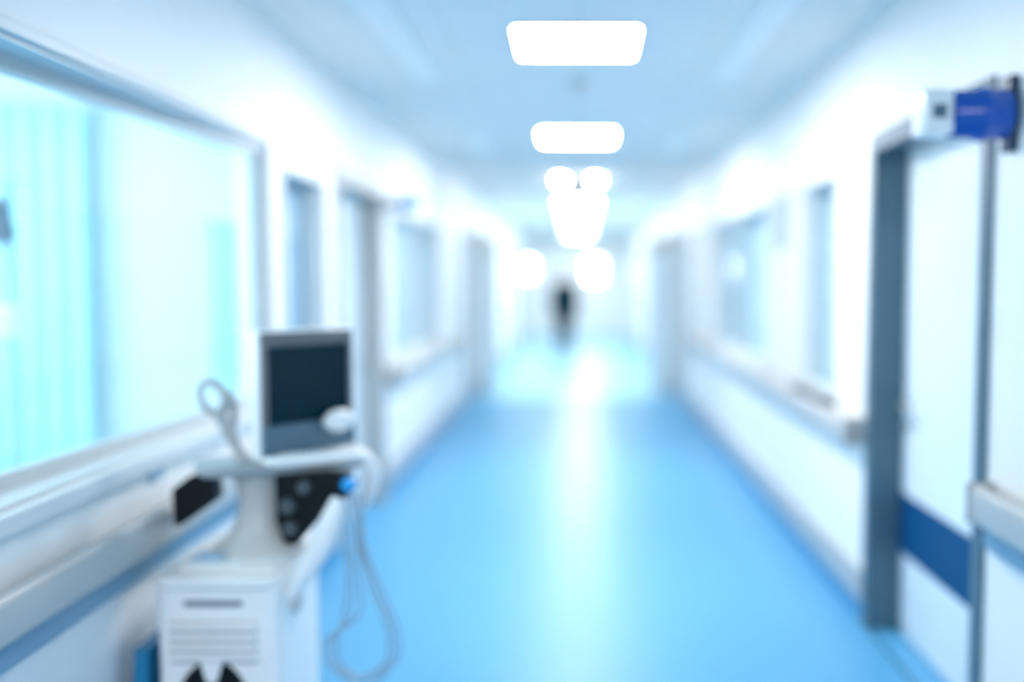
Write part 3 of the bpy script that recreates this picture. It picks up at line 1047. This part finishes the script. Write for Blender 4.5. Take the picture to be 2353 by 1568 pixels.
# ------------------------------------------------------------------ the person at the end of the corridor
def skin_mesh(name, verts, edges, radii, material, parent, root=0, levels=2):
    me = bpy.data.meshes.new(name)
    loc = parent.location
    me.from_pydata([Vector(v) for v in verts], edges, [])
    o = bpy.data.objects.new(name, me)
    COL.objects.link(o)
    o.parent = parent
    sk = o.modifiers.new('skin', 'SKIN')
    sk.use_smooth_shade = True
    if not me.skin_vertices:
        bpy.context.view_layer.objects.active = o
    for i, rr in enumerate(radii):
        d = me.skin_vertices[0].data[i]
        d.radius = rr if isinstance(rr, tuple) else (rr, rr)
        d.use_root = (i == root)
    sb = o.modifiers.new('sub', 'SUBSURF')
    sb.levels = levels
    sb.render_levels = levels
    me.materials.append(material)
    return o


def person():
    r = thing('person', (-0.29, 20.0, 0), 'person in dark clothes far down the corridor, between two bright end windows', 'person')
    V, E, R = [], [], []

    def add(p, rad, link=None):
        V.append(p); R.append(rad)
        if link is not None:
            E.append((link, len(V) - 1))
        return len(V) - 1
    # y negative = towards the camera; mid-stride
    pel = add((0, 0, 0.95), (0.15, 0.11))
    wst = add((0, 0, 1.10), (0.135, 0.10), pel)
    chs = add((0, -0.01, 1.28), (0.16, 0.11), wst)
    shl = add((0, -0.01, 1.42), (0.12, 0.085), chs)
    nk = add((0, -0.015, 1.50), 0.055, shl)
    jaw = add((0, -0.03, 1.57), (0.066, 0.075), nk)
    eye = add((0, -0.025, 1.645), (0.076, 0.092), jaw)
    top = add((0, -0.02, 1.715), (0.066, 0.08), eye)
    crown = add((0, -0.015, 1.745), (0.035, 0.04), top)
    nose = add((0, -0.125, 1.625), 0.012, eye)
    for s in (-1, 1):
        add((s * 0.082, -0.02, 1.635), 0.014, eye)       # ears
        sh = add((s * 0.185, -0.01, 1.415), 0.062, shl)
        el = add((s * 0.235, 0.03 * s, 1.13), 0.046, sh)
        wr = add((s * 0.245, -0.06 + 0.06 * s, 0.89), 0.031, el)
        pm = add((s * 0.245, -0.085 + 0.06 * s, 0.82), (0.022, 0.038), wr)
        hip = add((s * 0.09, 0, 0.88), 0.095, pel)
        kn = add((s * 0.095, -0.10 * s - 0.03, 0.50), 0.062, hip)
        an = add((s * 0.095, -0.20 * s + 0.04, 0.10 if s > 0 else 0.13), 0.042, kn)
        add((s * 0.10, -0.20 * s - 0.10, 0.05), 0.038, an)
        for f in range(4):
            yb = -0.085 + 0.06 * s - 0.028 + 0.019 * f
            L = (0.066, 0.078, 0.072, 0.055)[f]
            a = add((s * 0.245, yb, 0.775), 0.0095, pm)
            b = add((s * 0.238, yb - 0.004, 0.775 - L * 0.5), 0.009, a)
            add((s * 0.226, yb - 0.010, 0.775 - L * 0.9), 0.008, b)
        t1 = add((s * 0.24, -0.085 + 0.06 * s - 0.045, 0.825), 0.010, pm)
        add((s * 0.232, -0.085 + 0.06 * s - 0.062, 0.785), 0.009, t1)
    skin_mesh('body', V, E, R, M['skin'], r)
    # clothes
    V2 = [(0, 0, 0.80), (0, 0, 0.95), (0, 0, 1.10), (0, -0.01, 1.28), (0, -0.01, 1.43)]
    R2 = [(0.27, 0.18), (0.255, 0.17), (0.24, 0.16), (0.23, 0.16), (0.16, 0.12)]
    V2.append((0, -0.012, 1.485)); R2.append((0.072, 0.068))
    E2 = [(0, 1), (1, 2), (2, 3), (3, 4), (4, 5)]
    for s in (-1, 1):
        n = len(V2)
        V2 += [(s * 0.19, -0.01, 1.42), (s * 0.238, 0.03 * s, 1.13), (s * 0.247, -0.05 + 0.06 * s, 0.92)]
        R2 += [0.078, 0.062, 0.050]
        E2 += [(4, n), (n, n + 1), (n + 1, n + 2)]
    skin_mesh('tunic', V2, E2, R2, M['scrub'], r, 1)
    V3 = [(0, 0, 0.95)]
    R3 = [(0.16, 0.125)]
    E3 = []
    for s in (-1, 1):
        n = len(V3)
        V3 += [(s * 0.095, 0, 0.84), (s * 0.097, -0.10 * s - 0.03, 0.50), (s * 0.097, -0.19 * s + 0.03, 0.075 if s > 0 else 0.095)]
        R3 += [0.108, 0.086, 0.07]
        E3 += [(0, n), (n, n + 1), (n + 1, n + 2)]
    skin_mesh('trousers', V3, E3, R3, M['trouser'], r, 0)
    L = Matrix.Translation(r.location)
    m_ = MB()
    m_.ball(L @ Vector((0, -0.008, 1.69)), (0.092, 0.108, 0.085), 24)
    m_.build('cap', M['cap'], r, True)
    for s in (-1, 1):
        m_ = MB(); m_.ball(L @ Vector((s * 0.032, -0.108, 1.645)), 0.012, 12); m_.build('eye', M['eye'], r, True)
        m_ = MB(); m_.ball(L @ Vector((s * 0.10, -0.20 * s - 0.04, 0.045)), (0.05, 0.13, 0.045), 20); m_.build('shoe', M['black'], r, True)
    m_ = MB(); m_.ball(L @ Vector((0, -0.098, 1.575)), (0.026, 0.012, 0.008), 12); m_.build('mouth', M['skin'], r, True)


person()
